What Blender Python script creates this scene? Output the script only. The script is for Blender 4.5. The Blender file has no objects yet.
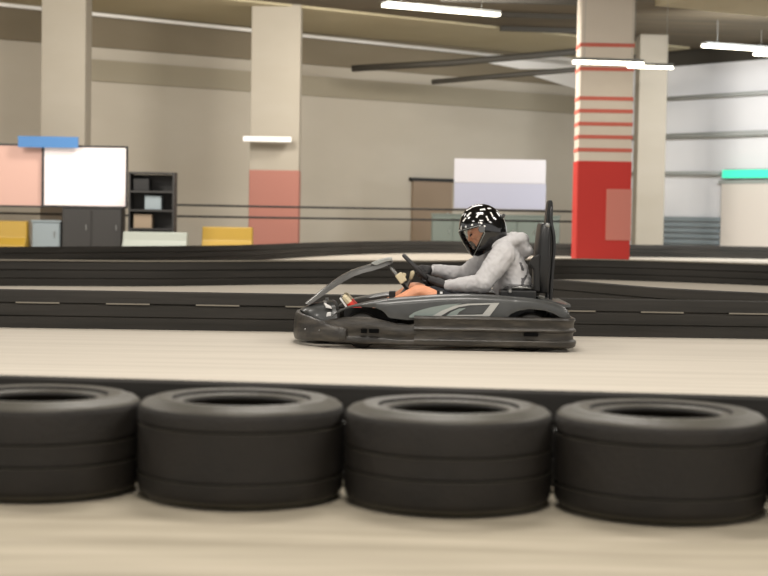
import bpy, bmesh, math, random
from mathutils import Vector, Matrix, noise
random.seed(4)
S = bpy.context.scene
COL = S.collection
PI = math.pi
# ------------------------------------------------------------------ camera
F = 1600.0; HC = 0.93
PITCH = math.atan(73 / F); ROLL = math.radians(1.0)
fwd = Vector((0, math.cos(PITCH), -math.sin(PITCH)))
up0 = Vector((0, math.sin(PITCH), math.cos(PITCH)))
rt0 = Vector((1, 0, 0))
RT = rt0 * math.cos(ROLL) + up0 * math.sin(ROLL)
UP = up0 * math.cos(ROLL) - rt0 * math.sin(ROLL)
CAM = Vector((0, 0, HC))
def ray(px, py): return fwd + RT * ((px - 384) / F) + UP * ((288 - py) / F)
def at(px, py, Y):
    d = ray(px, py); return CAM + d * (Y / d.y)
def fl(px, py, z=0.0):
    d = ray(px, py); return CAM + d * ((z - HC) / d.z)
cd = bpy.data.cameras.new('camera'); cam = bpy.data.objects.new('camera', cd); COL.objects.link(cam)
cam.matrix_world = Matrix(((RT.x, UP.x, -fwd.x, 0), (RT.y, UP.y, -fwd.y, 0), (RT.z, UP.z, -fwd.z, HC), (0, 0, 0, 1)))
cd.sensor_width = 36; cd.lens = F / 768 * 36; cd.clip_end = 300
cd.dof.use_dof = True; cd.dof.focus_distance = 11.45; cd.dof.aperture_fstop = 2.8
S.camera = cam
S.view_settings.view_transform = 'Standard'; S.view_settings.look = 'None'
S.view_settings.gamma = 1; S.view_settings.use_curve_mapping = False
S.view_settings.exposure = 0.0
# ------------------------------------------------------------------ materials
def lin(c): return tuple(((v / 255) / 12.92 if v / 255 <= .04045 else (((v / 255) + .055) / 1.055) ** 2.4) for v in c) + (1,)
MATS = {}
def mat(name, c, rough=.6, metal=0, var=.0, c2=None, scale=(6, 6, 6), bump=0, bscale=None, emit=0, spec=.5, detail=5, ramp=(.35, .65), coat=0):
    m = bpy.data.materials.new(name); m.use_nodes = True; N = m.node_tree.nodes; L = m.node_tree.links
    b = N['Principled BSDF']; b.inputs['Base Color'].default_value = lin(c)
    b.inputs['Roughness'].default_value = rough; b.inputs['Metallic'].default_value = metal
    b.inputs['Specular IOR Level'].default_value = spec; b.inputs['Coat Weight'].default_value = coat
    if c2 or bump:
        tc = N.new('ShaderNodeTexCoord')
    if c2:
        mp = N.new('ShaderNodeMapping'); mp.inputs['Scale'].default_value = scale
        nz = N.new('ShaderNodeTexNoise'); nz.inputs['Scale'].default_value = 1; nz.inputs['Detail'].default_value = detail
        rp = N.new('ShaderNodeValToRGB'); rp.color_ramp.elements[0].position = ramp[0]; rp.color_ramp.elements[1].position = ramp[1]
        rp.color_ramp.elements[0].color = lin(c); rp.color_ramp.elements[1].color = lin(c2)
        L.new(tc.outputs['Object'], mp.inputs[0]); L.new(mp.outputs[0], nz.inputs[0]); L.new(nz.outputs[0], rp.inputs[0]); L.new(rp.outputs[0], b.inputs['Base Color'])
    if bump:
        mp = N.new('ShaderNodeMapping'); mp.inputs['Scale'].default_value = bscale or scale
        nz = N.new('ShaderNodeTexNoise'); nz.inputs['Scale'].default_value = 1; nz.inputs['Detail'].default_value = 4
        bp = N.new('ShaderNodeBump'); bp.inputs['Strength'].default_value = bump; bp.inputs['Distance'].default_value = .01
        L.new(tc.outputs['Object'], mp.inputs[0]); L.new(mp.outputs[0], nz.inputs[0]); L.new(nz.outputs[0], bp.inputs['Height']); L.new(bp.outputs[0], b.inputs['Normal'])
    if emit:
        b.inputs['Emission Color'].default_value = lin(c); b.inputs['Emission Strength'].default_value = emit
    MATS[name] = m; return m
mat('track', (184, 176, 163), .7, c2=(194, 186, 173), scale=(.5, 6, 1), spec=.25, ramp=(.3, .7))
mat('concrete', (152, 143, 125), .75, c2=(182, 172, 153), scale=(.9, 9, 1), spec=.2, ramp=(.3, .7), detail=6)
mat('wall_paint', (176, 168, 153), .85, c2=(184, 177, 163), scale=(.2, .2, .5))
mat('wall_dark', (146, 138, 119), .85, c2=(154, 146, 128), scale=(.2, .2, .5))
mat('wall_top_shade', (116, 106, 87), .85, c2=(126, 116, 97), scale=(.2, .2, .5))
mat('wall_white', (216, 216, 217), .8, c2=(224, 224, 225), scale=(.2, .2, .5))
mat('ceil_dark', (92, 80, 58), .9, c2=(76, 66, 48), scale=(.3, 2, 1))
mat('cream', (166, 155, 126), .85, c2=(174, 164, 136), scale=(.3, .3, .3))
mat('steel_dark', (52, 48, 40), .7)
mat('pillar', (208, 196, 180), .8, c2=(215, 204, 189), scale=(.5, .5, 1))
mat('pillar_plain', (146, 139, 125), .85, c2=(152, 145, 132), scale=(.5, .5, 1))
mat('pillar_red', (196, 50, 42), .7)
mat('patch_pink', (205, 128, 114), .8)
mat('faded_red', (148, 98, 86), .8)
mat('pillar_pink', (200, 104, 88), .8)
mat('pipe', (150, 152, 148), .5)
mat('sidewall_lit', (58, 54, 44), .5, c2=(70, 66, 55), scale=(3, 3, 3), bump=.2, bscale=(50, 50, 50), spec=.6)  # paler than the tread: dust, plus light on tyre tops put into colour
mat('rubber', (24, 20, 15), .65, c2=(32, 27, 21), scale=(5, 5, 5), bump=.3, bscale=(60, 60, 60), spec=.45)
mat('belt', (37, 35, 31), .6, c2=(50, 47, 43), scale=(.7, .7, 14), bump=.3, bscale=(2, 2, 40), spec=.35)
mat('belt_lip', (120, 114, 102), .6)
mat('kart_rubber', (42, 39, 35), .4, c2=(72, 67, 60), scale=(6, 6, 28), bump=.35, bscale=(20, 20, 50), ramp=(.42, .68), detail=8)
mat('kart_body', (56, 57, 56), .38, c2=(64, 65, 64), scale=(5, 5, 9), bump=.08, bscale=(30, 30, 30), coat=.2)
mat('decal_teal', (128, 138, 134), .4); mat('decal_light', (172, 172, 168), .4)
mat('black', (20, 20, 20), .4); mat('slot_shade', (6, 6, 6), .9, spec=.1); mat('black_matte', (26, 25, 24), .7)
mat('shiny_black', (14, 14, 14), .12, coat=.6)
mat('metal', (150, 150, 148), .3, metal=.9)
mat('panel_grey', (84, 83, 82), .25, c2=(98, 97, 95), scale=(8, 4, 8), coat=.3)
mat('cream_plastic', (214, 200, 166), .5)
mat('white', (236, 234, 230), .45)
mat('hoodie', (188, 186, 186), .95, c2=(195, 193, 193), scale=(18, 18, 18), bump=.2, bscale=(26, 26, 26), spec=.1)
mat('print', (92, 90, 92), .9)
mat('skin', (222, 152, 114), .55, c2=(228, 160, 124), scale=(20, 20, 20))
mat('glove', (34, 33, 34), .65, c2=(52, 50, 50), scale=(25, 25, 25))
mat('shorts', (40, 42, 48), .9)
mat('red', (214, 48, 30), .5)
mat('eye', (30, 20, 16), .2)
mat('screen_white', (225, 212, 208), .6, emit=.35); mat('screen_pink', (190, 152, 138), .6, emit=.25)
mat('door_cream', (204, 196, 186), .7); mat('banner_white', (194, 191, 194), .6); mat('banner_grey', (164, 164, 178), .6)
mat('blue', (62, 112, 164), .6, emit=.15); mat('green_exit', (60, 205, 165), .5, emit=.9)
mat('yellow', (160, 128, 34), .5); mat('box_white', (152, 156, 147), .6); mat('box_dark', (42, 40, 38), .6)
mat('box_teal', (98, 106, 98), .7); mat('box_brown', (140, 122, 102), .7); mat('bluegrey', (130, 140, 144), .6)
mat('lamp', (255, 246, 226), .5, emit=9)
g = bpy.data.materials.new('visor_glass'); g.use_nodes = True; N = g.node_tree.nodes; L = g.node_tree.links
N.remove(N['Principled BSDF']); mx = N.new('ShaderNodeMixShader'); tr = N.new('ShaderNodeBsdfTransparent'); gl = N.new('ShaderNodeBsdfGlossy'); fr = N.new('ShaderNodeFresnel')
tr.inputs[0].default_value = (.95, .94, .93, 1); gl.inputs['Roughness'].default_value = .08; fr.inputs[0].default_value = 1.45
L.new(fr.outputs[0], mx.inputs[0]); L.new(tr.outputs[0], mx.inputs[1]); L.new(gl.outputs[0], mx.inputs[2]); L.new(mx.outputs[0], N['Material Output'].inputs[0])
MATS['visor_glass'] = g
# ------------------------------------------------------------------ object helpers
def tag(o, label, cat, group=None, kind=None):
    if kind != 'structure':
        o['label'] = label; o['category'] = cat
    if group: o['group'] = group
    if kind: o['kind'] = kind
    return o
def empty(name, loc=(0, 0, 0)):
    o = bpy.data.objects.new(name, None); o.location = loc; o.empty_display_size = .1; COL.objects.link(o); return o
def obj(name, bm, mats, parent=None, smooth=False, auto=None, bevel=0):
    """link a bmesh (world coordinates) as one mesh object, its origin at its base"""
    if isinstance(mats, str): mats = [mats]
    bmesh.ops.recalc_face_normals(bm, faces=bm.faces)
    me = bpy.data.meshes.new(name); bm.to_mesh(me); bm.free()
    for m in mats: me.materials.append(MATS[m])
    vs = [v.co for v in me.vertices]
    lo = Vector((min(v.x for v in vs), min(v.y for v in vs), min(v.z for v in vs))); hi = Vector((max(v.x for v in vs), max(v.y for v in vs), max(v.z for v in vs)))
    o0 = Vector(((lo.x + hi.x) / 2, (lo.y + hi.y) / 2, lo.z))
    me.transform(Matrix.Translation(-o0))
    if smooth:
        me.shade_smooth()
        if auto: me.set_sharp_from_angle(angle=math.radians(auto))
    o = bpy.data.objects.new(name, me); COL.objects.link(o)
    if parent: o.parent = parent; o.location = o0 - pworld(parent)
    else: o.location = o0
    if bevel:
        b = o.modifiers.new('bevel', 'BEVEL'); b.width = bevel; b.segments = 2; b.limit_method = 'ANGLE'
    return o
def pworld(p):
    l = Vector(p.location); q = p.parent
    while q: l += Vector(q.location); q = q.parent
    return l
def box(bm, lo, hi, mi=0, M=None):
    r = bmesh.ops.create_cube(bm, size=1)
    lo = Vector(lo); hi = Vector(hi)
    for v in r['verts']:
        v.co = Vector(((lo.x + hi.x) / 2 + v.co.x * (hi.x - lo.x), (lo.y + hi.y) / 2 + v.co.y * (hi.y - lo.y), (lo.z + hi.z) / 2 + v.co.z * (hi.z - lo.z)))
        if M: v.co = M @ v.co
    for f in {f for v in r['verts'] for f in v.link_faces}: f.material_index = mi
    return r['verts']
def loft(bm, rings, closed=True, cap=True, mi=0, loop=False):
    R = [[bm.verts.new(p) for p in r] for r in rings]; n = len(R[0])
    pairs = list(zip(R, R[1:])) + ([(R[-1], R[0])] if loop else [])
    for a, b in pairs:
        for i in range(n if closed else n - 1):
            j = (i + 1) % n
            f = bm.faces.new((a[i], a[j], b[j], b[i])); f.material_index = mi
    if cap and closed and not loop:
        for r in (R[0], R[-1]):
            f = bm.faces.new(r); f.material_index = mi
    return R
def spline(pts, n=8, closed=False):
    P = [Vector(p) for p in pts]; out = []
    m = len(P)
    for i in range(m if closed else m - 1):
        if closed: a, b, c, d = P[i - 1], P[i], P[(i + 1) % m], P[(i + 2) % m]
        else: a, b, c, d = P[max(i - 1, 0)], P[i], P[i + 1], P[min(i + 2, m - 1)]
        for k in range(n):
            t = k / n
            out.append(.5 * ((2 * b) + (c - a) * t + (2 * a - 5 * b + 4 * c - d) * t * t + (-a + 3 * b - 3 * c + d) * t ** 3))
    if not closed: out.append(P[-1])
    return out
def tube(bm, pts, r, seg=10, mi=0, closed=False, cap=True):
    P = [Vector(p) for p in pts]; n = len(P); rings = []
    ref = None
    for i, p in enumerate(P):
        if closed: t = (P[(i + 1) % n] - P[i - 1]).normalized()
        else: t = (P[min(i + 1, n - 1)] - P[max(i - 1, 0)]).normalized()
        if ref is None:
            ref = Vector((0, 0, 1)) if abs(t.z) < .9 else Vector((0, 1, 0))
        u = (ref - t * ref.dot(t)).normalized(); v = t.cross(u); ref = u
        rr = r[i] if isinstance(r, (list, tuple)) else r
        rings.append([p + u * (rr * math.cos(2 * PI * k / seg)) + v * (rr * math.sin(2 * PI * k / seg)) for k in range(seg)])
    loft(bm, rings, mi=mi, loop=closed, cap=cap)
def lathe(bm, prof, c, axis='z', seg=64, mi=0, closed_prof=True, mif=None):
    c = Vector(c); rings = []
    for k in range(seg):
        a = 2 * PI * k / seg; ca, sa = math.cos(a), math.sin(a)
        ring = []
        for r, h in prof:
            if axis == 'z': ring.append(c + Vector((r * ca, r * sa, h)))
            else: ring.append(c + Vector((r * ca, h, r * sa)))
        rings.append(ring)
    loft(bm, rings, closed=closed_prof, loop=True, mi=mi)
def hull_pts(bm, spheres, mi=0, sub=2):
    """convex hull around ellipsoids: list of (centre, radii)"""
    t = bmesh.new()
    for c, r in spheres:
        if not isinstance(r, (tuple, list, Vector)): r = (r, r, r)
        M = Matrix.Translation(Vector(c)) @ Matrix.Diagonal((r[0], r[1], r[2], 1))
        bmesh.ops.create_icosphere(t, subdivisions=sub, radius=1, matrix=M)
    h = bmesh.ops.convex_hull(t, input=t.verts)
    dead = [g for g in h['geom_interior'] + h['geom_unused'] if isinstance(g, bmesh.types.BMVert)]
    bmesh.ops.delete(t, geom=list(set(dead)), context='VERTS')
    me = bpy.data.meshes.new('t'); t.to_mesh(me); t.free()
    k = len(bm.faces); bm.from_mesh(me); bpy.data.meshes.remove(me)
def chain(bm, pts):
    for a, b in zip(pts, pts[1:]): hull_pts(bm, [a, b])
def fuse(bm, voxel, smooth=4, disp=None):
    """one continuous skin around all the shapes in bm"""
    bmesh.ops.recalc_face_normals(bm, faces=bm.faces)
    me = bpy.data.meshes.new('t'); bm.to_mesh(me); bm.free()
    o = bpy.data.objects.new('t', me); COL.objects.link(o)
    m = o.modifiers.new('r', 'REMESH'); m.mode = 'VOXEL'; m.voxel_size = voxel
    if smooth:
        s = o.modifiers.new('s', 'SMOOTH'); s.factor = .5; s.iterations = smooth
    dg = bpy.context.evaluated_depsgraph_get(); dg.update()
    me2 = bpy.data.meshes.new_from_object(o.evaluated_get(dg))
    bpy.data.objects.remove(o); bpy.data.meshes.remove(me)
    out = bmesh.new(); out.from_mesh(me2); bpy.data.meshes.remove(me2)
    if disp:
        out.normal_update()
        for v in out.verts: v.co += v.normal * disp(v.co)
    return out
def interp(tab, x):
    if x <= tab[0][0]: return tab[0][1]
    for (a, b), (c, d) in zip(tab, tab[1:]):
        if x <= c: return b + (d - b) * (x - a) / (c - a)
    return tab[-1][1]
# ------------------------------------------------------------------ setting
def plane(name, pts, m, thick=None, nrm=None):
    bm = bmesh.new()
    a = [bm.verts.new(p) for p in pts]; bm.faces.new(a)
    if thick:
        r = bmesh.ops.extrude_face_region(bm, geom=list(bm.faces))
        for v in [g for g in r['geom'] if isinstance(g, bmesh.types.BMVert)]: v.co += Vector(nrm) * thick
    o = obj(name, bm, m); o['kind'] = 'structure'; return o
WA = Vector((-9.6, 40.0, 0)); WB = Vector((6.65, 51.6, 0)); WC = Vector((11.07, 46.1, 0))
dL = (WB - WA).normalized(); dR = (WC - WB).normalized()
nL = Vector((dL.y, -dL.x, 0)); nR = Vector((dR.y, -dR.x, 0))   # towards the camera
if nL.y > 0: nL = -nL
if nR.y > 0: nR = -nR
ZC = 6.05
W0 = WA - dL * 22; W2 = WB + dR * 24
plane('floor', [(-32, -4, 0), (32, -4, 0), (32, 60, 0), (-32, 60, 0)], 'track', .2, (0, 0, -1))
plane('ceiling', [(-32, -4, ZC), (32, -4, ZC), (32, 60, ZC), (-32, 60, ZC)], 'ceil_dark', .2, (0, 0, 1))
def wallbox(name, A, B, n, z0, z1, t, m, off=0):
    q = [A + n * off, B + n * off, B + n * (off - t), A + n * (off - t)]
    bm = bmesh.new()
    loft(bm, [[Vector((p.x, p.y, z0)) for p in q], [Vector((p.x, p.y, z1)) for p in q]])
    return obj(name, bm, m)
wallbox('wall_left', W0, WB, nL, 0, ZC, .3, 'wall_paint')['kind'] = 'structure'
wallbox('wall_right', WB, W2, nR, 0, ZC, .3, 'wall_white')['kind'] = 'structure'
def onL(px, py, off=0):
    d = ray(px, py); t = (WA + nL * off - CAM).dot(nL) / d.dot(nL); return CAM + d * t
def onR(px, py, off=0):
    d = ray(px, py); t = (WB + nR * off - CAM).dot(nR) / d.dot(nR); return CAM + d * t
# bands and rails along the left wall
wallbox('trim_1', W0, WB - dL * .3, nL, 5.12, ZC, .12, 'wall_top_shade', .12)['kind'] = 'structure'  # shade at the wall top, put into a darker brown band
wallbox('trim_2', WA + dL * 2.2, WB - dL * .3, nL, 4.25, 4.8, .08, 'wall_dark', .08)['kind'] = 'structure'
wallbox('trim_3', WB + dR * .3, W2, nR, 5.6, ZC, .15, 'steel_dark', .15)['kind'] = 'structure'
# cream plasterboard strip of ceiling that runs along the left wall
def strip(name, A, B, n, o0, o1, z0, z1, m):
    q = [A + n * o0, B + n * o0, B + n * o1, A + n * o1]
    bm = bmesh.new(); loft(bm, [[Vector((p.x, p.y, z)) for p in q] for z in (z0, z1)])
    return obj(name, bm, m)
strip('trim_4', W0, WB - dL * .5, nL, .15, 4.6, ZC - .06, ZC, 'cream')['kind'] = 'structure'
# concrete floor outside the tyres; dimmer light there partly put into its colour
bm = bmesh.new()
q = [(-6, -3, 0), (6, -3, 0), (6, 4.9, 0), (-6, 6.6, 0)]
loft(bm, [[(x, y, z) for x, y, _ in q] for z in (.0, .004)])
o = obj('trim_5', bm, 'concrete'); o['kind'] = 'structure'

def bar(bm, a, b, w, h, mi=0):
    a = Vector(a); b = Vector(b); t = (b - a).normalized(); s = Vector((-t.y, t.x, 0)).normalized(); u = t.cross(s)
    if u.z < 0: u = -u
    loft(bm, [[p + s * w / 2 + u * h / 2, p - s * w / 2 + u * h / 2, p - s * w / 2 - u * h / 2, p + s * w / 2 - u * h / 2] for p in (a, b)], mi=mi)
# beams and joists
def beam(name, a, b, w, h, m, label, cat='beam', group=None):
    bm = bmesh.new(); bar(bm, a, b, w, h); return tag(obj(name, bm, m), label, cat, group)
beam('ceiling_beam', (6.6, 33.2, ZC - .26), (18, 39.4, ZC - .26), 3.6, .5, 'cream', 'wide cream boxed ceiling beam right of the red striped column')
for i, (y0, lab) in enumerate([(37.5, 'nearest dark joist crossing the ceiling just behind the long lamp'), (40.2, 'middle dark joist on the dark ceiling behind the long lamp'), (43.2, 'farthest dark joist on the dark ceiling beside the column')]):
    beam('ceiling_joist', (1.2 + i * .9, y0, ZC - .07), (5.4, y0 + .3, ZC - .07), .18, .12, 'steel_dark', lab, 'joist', 'dark ceiling joists')
def pipe(name, pts, r, m, label, cat='pipe', group=None):
    bm = bmesh.new(); tube(bm, pts, r, 10); return tag(obj(name, bm, m, smooth=True), label, cat, group)
pipe('roof_conduit', [at(352, 68.5, 43.5), at(450, 63, 43), at(584, 51, 42)], .09, 'steel_dark', 'upper of two dark sloping conduits high before the left wall', 'conduit')
pipe('roof_conduit', [at(432, 82, 43.5), at(500, 76, 43), at(584, 69, 42)], .07, 'steel_dark', 'lower of two dark sloping conduits high before the left wall', 'conduit')
# white pieces added on the left wall, standing in for the bright right wall
for i, poly in enumerate([[(478, 61), (576, 56), (576, 69), (520, 69)], [(530, 75), (576, 71.5), (576, 89)]]):
    bm = bmesh.new()
    loft(bm, [[onL(x, y, .14) for x, y in poly], [onL(x, y, .16) for x, y in poly]])
    o = obj('trim_%d' % (6 + i), bm, 'white'); o['kind'] = 'structure'
# pipes on the right wall
for (p0, p1, r, lab) in [((636, 100.5), (800, 90.5), .06, 'topmost of three long grey pipes on the white right wall'),
                         ((620, 138), (800, 131.5), .08, 'middle one of three long grey pipes on the white right wall'),
                         ((620, 173.5), (720, 173), .06, 'lowest of three long grey pipes, ending at the green exit sign')]:
    pipe('wall_pipe', [onR(*p0, .2), onR(*p1, .2)], r, 'pipe', lab, 'pipe', 'pipes on the right wall')
pipe('wall_pipe', [onL(-80, -4, .3), onL(568, 63, .3)], .05, 'white', 'long thin white pipe along the top of the left wall', 'pipe')
# low ribbed cladding along the right wall
bm = bmesh.new()
for k in range(6):
    a = onR(636, 214, .1); b = onR(720, 214, .1); z = .12 + k * .17
    bar(bm, (a.x, a.y, z), (b.x, b.y, z), .08, .13)
tag(obj('ribbed_panel', bm, 'bluegrey'), 'low grey green ribbed panel at the foot of the right wall', 'wall panel')

# ---- pillars
def pillar(px0, px1, Y, label, redtop, stripes, mred, mshaft='pillar', off=.6, extra=None):
    a = at(px0, 215, Y); b = at(px1, 215, Y); cx = (a.x + b.x) / 2; w = b.x - a.x; d = min(w, .8)
    t = empty('pillar', (cx, Y + d / 2, 0)); tag(t, label, 'pillar')
    bm = bmesh.new(); box(bm, (a.x, Y, 0), (b.x, Y + d, ZC)); obj('shaft', bm, mshaft, t, bevel=.02)
    if redtop:
        z = at((px0 + px1) / 2, redtop, Y).z
        bm = bmesh.new(); box(bm, (a.x - .012, Y - .012, 0), (b.x + .012, Y + d + .012, z)); obj('painted_base', bm, mred, t, bevel=.02)
    for y in stripes:
        z = at((px0 + px1) / 2, y, Y).z
        bm = bmesh.new(); box(bm, (a.x - .012, Y - .012, z - .04), (b.x + .012, Y + d + .012, z + .04)); obj('painted_stripe', bm, 'pillar_pink', t)
    return t, a, b, d
t, a, b, d = pillar(577, 630, 34.5, 'tall pale column with red stripes and a bright red painted base', 161, [45, 69, 98.5, 111, 124, 137, 150], 'pillar_red')
z0 = at(600, 240, 34.5).z
bm = bmesh.new(); box(bm, (a.x + .62, 34.5 - .03, z0), (b.x + .02, 34.5 - .012, z0 + 1.1)); obj('faded_patch', bm, 'patch_pink', t)
pillar(249, 298, 39.5, 'cream wall pillar with a faded pink red base on the left wall', 170, [], 'faded_red', 'pillar_plain')
pillar(40, 84, 37.2, 'plain cream wall pillar behind the blue sign and white screen', None, [], 'pillar_pink', 'pillar_plain')
pillar(636, 664, 44.5, 'narrow plain pale pillar just right of the red column', None, [], 'pillar_pink', 'pillar_plain')

# ---- screens, signs, doors on the walls
def board(name, px0, py0, px1, py1, Y, m, label, cat, depth=.08, frame=None, fm='black'):
    a = at(px0, py1, Y); b = at(px1, py0, Y)
    if frame:
        t = empty(name, (((a.x + b.x) / 2), Y, a.z)); tag(t, label, cat)
        bm = bmesh.new(); box(bm, (a.x, Y, a.z), (b.x, Y + depth, b.z)); obj('panel', bm, m, t)
        bm = bmesh.new(); f = frame
        box(bm, (a.x - f, Y - .02, b.z), (b.x + f, Y + depth, b.z + f)); box(bm, (a.x - f, Y - .02, a.z - f), (b.x + f, Y + depth, a.z))
        box(bm, (a.x - f, Y - .02, a.z), (a.x, Y + depth, b.z)); box(bm, (b.x, Y - .02, a.z), (b.x + f, Y + depth, b.z))
        obj('frame', bm, fm, t); return t
    bm = bmesh.new(); box(bm, (a.x, Y, a.z), (b.x, Y + depth, b.z)); return tag(obj(name, bm, m), label, cat)
board('display_screen', 44, 148, 126, 205, 36, 'screen_white', 'large bright white screen under the blue sign', 'screen', frame=.04)
board('display_screen', -60, 146, 42, 204, 36.1, 'screen_pink', 'pale pink screen at the left edge beside the white one', 'screen', frame=.04)
board('hanging_sign', 18, 137, 78, 147, 35.8, 'blue', 'small blue sign above the white screen', 'sign', depth=.06)
board('wall_banner', 454, 160, 546, 182, 43.5, 'banner_white', 'white wall banner above the grey one, left of the headrest', 'banner', depth=.04)
board('wall_banner', 454, 184, 546, 208, 43.5, 'banner_grey', 'pale lavender grey wall banner under the white one', 'banner', depth=.04)
board('lamp_strip', 243, 137, 291, 141, 39.0, 'white', 'small white strip fixed across the left pillar', 'strip', depth=.3)
def door(name, px0, px1, pyt, Yoff, wall, m, fm):
    a = wall(px0, 215, .02); b = wall(px1, 215, .02); z = wall(px0, pyt, .02).z; n = nL if wall is onL else nR
    A = Vector((a.x, a.y, 0)); B = Vector((b.x, b.y, 0)); d = (B - A).normalized()
    o = wallbox(name, A, B, n, 0.01, z, .1, m, .1); o['kind'] = 'structure'
    h = wallbox('door_frame', A - d * .1, B + d * .1, n, z + .002, z + .1, .12, fm, .12)
    h.location = Vector(h.location) - Vector(o.location); h.parent = o
    k = bmesh.new(); c = A + d * ((B - A).length * .86) + n * .16; bmesh.ops.create_uvsphere(k, u_segments=12, v_segments=8, radius=.05, matrix=Matrix.Translation((c.x, c.y, 1.0)))
    obj('door_handle', k, 'metal', o, smooth=True)
    return o
door('door_1', 411, 450, 181, 0, onL, 'box_brown', 'black')
door('door_2', 723, 800, 184, 0, onR, 'door_cream', 'pipe')
t = empty('exit_sign', onR(745, 178, .25)); tag(t, 'glowing green exit sign above the white door on the right wall', 'exit sign')
A = onR(722, 178, .25); B = onR(772, 178, .25); zt = onR(722, 170, .25).z; zb = A.z
bm = bmesh.new(); q = [A, B, B - nR * .1, A - nR * .1]; loft(bm, [[Vector((p.x, p.y, z)) for p in q] for z in (zb, zt)]); obj('sign_face', bm, 'green_exit', t)
bm = bmesh.new(); q = [A - nR * .1, B - nR * .1, B - nR * .23, A - nR * .23]; loft(bm, [[Vector((p.x, p.y, z)) for p in q] for z in (zb - .03, zt + .03)]); obj('housing', bm, 'pipe', t)

# ---- things standing in front of the left wall
def cab(name, px0, px1, pyt, Y, m, label, cat, d=.5, slats=0, door_=True):
    a = at(px0, 215, Y); b = at(px1, 215, Y); z = at((px0 + px1) / 2, pyt, Y).z
    t = empty(name, ((a.x + b.x) / 2, Y + d / 2, 0)); tag(t, label, cat)
    bm = bmesh.new(); box(bm, (a.x, Y, 0), (b.x, Y + d, z)); obj('body', bm, m, t, bevel=.02)
    bm = bmesh.new(); box(bm, (a.x - .02, Y - .02, z + .001), (b.x + .02, Y + d, z + .04)); obj('top', bm, m, t)
    w = (b.x - a.x); n = max(1, round(w / .6))
    for k in range(n):
        bm = bmesh.new(); box(bm, (a.x + w * k / n + .02, Y - .022, .06), (a.x + w * (k + 1) / n - .02, Y - .001, z - .04)); dd = obj('door', bm, m, t, bevel=.006)
        bm = bmesh.new(); box(bm, (a.x + w * (k + .8) / n, Y - .045, z * .5), (a.x + w * (k + .83) / n, Y - .023, z * .5 + .12)); obj('handle', bm, 'metal', dd)
    return t
def block(px0, px1, pyt, Y, m, label, pyb=None):
    a = at(px0, 215, Y); b = at(px1, 215, Y); z = at((px0 + px1) / 2, pyt, Y).z
    bm = bmesh.new(); prof = [(-.28, 0), (-.28, .12), (-.14, .3), (-.1, z), (.1, z), (.14, .3), (.28, .12), (.28, 0)]
    loft(bm, [[(x, Y + u, v) for u, v in prof] for x in (a.x, a.x + .05, b.x - .05, b.x)])
    return tag(obj('barrier_block', bm, m, bevel=.02), label, 'barrier', )
block(0, 28, 221, 35.2, 'yellow', 'yellow plastic barrier block at the left edge')
cab('low_cabinet', 32, 60, 222, 35.2, 'bluegrey', 'pale blue grey low cabinet beside the left yellow block', 'cabinet')
cab('low_cabinet', 62, 122, 208, 35.2, 'box_dark', 'long dark counter below the white screen', 'counter')
block(124, 188, 232, 34.6, 'box_white', 'white plastic barrier block before the dark shelving')
block(203, 253, 227, 36, 'yellow', 'yellow plastic barrier block before the pink based pillar')
cab('low_cabinet', 432, 560, 216, 42, 'box_teal', 'long grey green low cabinet under the wall banners', 'cabinet')
# dark shelving
a = at(128, 215, 35); b = at(174, 215, 35); zt = at(150, 172, 35).z
t = empty('shelving_unit', ((a.x + b.x) / 2, 35.25, 0)); tag(t, 'dark open shelving unit right of the white screen', 'shelving')
for x in (a.x, b.x - .04):
    bm = bmesh.new(); box(bm, (x, 35, 0), (x + .04, 35.5, zt)); obj('side_panel', bm, 'box_dark', t)
for k in range(5):
    z = .1 + (zt - .14) * k / 4
    bm = bmesh.new(); box(bm, (a.x + .042, 35, z), (b.x - .042, 35.5, z + .04)); obj('shelf', bm, 'box_dark', t)
bm = bmesh.new(); box(bm, (a.x + .042, 35.46, .15), (b.x - .042, 35.49, zt - .05)); obj('back_panel', bm, 'box_dark', t)
zs = [.1 + (zt - .14) * k / 4 + .041 for k in range(5)]
for k, (fx, w, h, m, lab) in enumerate([(.08, .34, .26, 'black_matte', 'black box on the top inner shelf of the dark shelving'), (.5, .36, .3, 'bluegrey', 'blue grey box on the second shelf from the top of the dark shelving'), (.1, .4, .3, 'box_brown', 'brown box on the middle shelf of the dark shelving')]):
    z = zs[3 - k] if k < 3 else zs[0]; x = a.x + .05 + fx * .6
    bm = bmesh.new(); box(bm, (x, 35.08, z), (x + w, 35.4, z + h)); tag(obj('storage_box', bm, m, bevel=.01), lab, 'box', 'boxes on the shelving')

# ---- railing of two dark rails behind the far track
YF = 36.95
t = empty('track_railing', (-1.5, YF, 0)); tag(t, 'thin black two rail railing running behind the far track', 'railing')
for pl, pr in (((-70, 200), (600, 212)), ((-70, 212), (600, 222))):
    A = at(*pl, YF); B = at(*pr, YF + .0)
    bm = bmesh.new(); tube(bm, [A, A.lerp(B, .5) - Vector((0, 0, .015)), B], .024, 8); obj('rail', bm, 'black_matte', t, smooth=True)
for px in (-65, 599):
    A = at(px, 201 if px < 0 else 211, YF if px < 0 else YF + .0)
    bm = bmesh.new(); tube(bm, [(A.x, A.y, 0), (A.x, A.y, A.z + .04)], .03, 8); obj('post', bm, 'black_matte', t, smooth=True)

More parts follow.
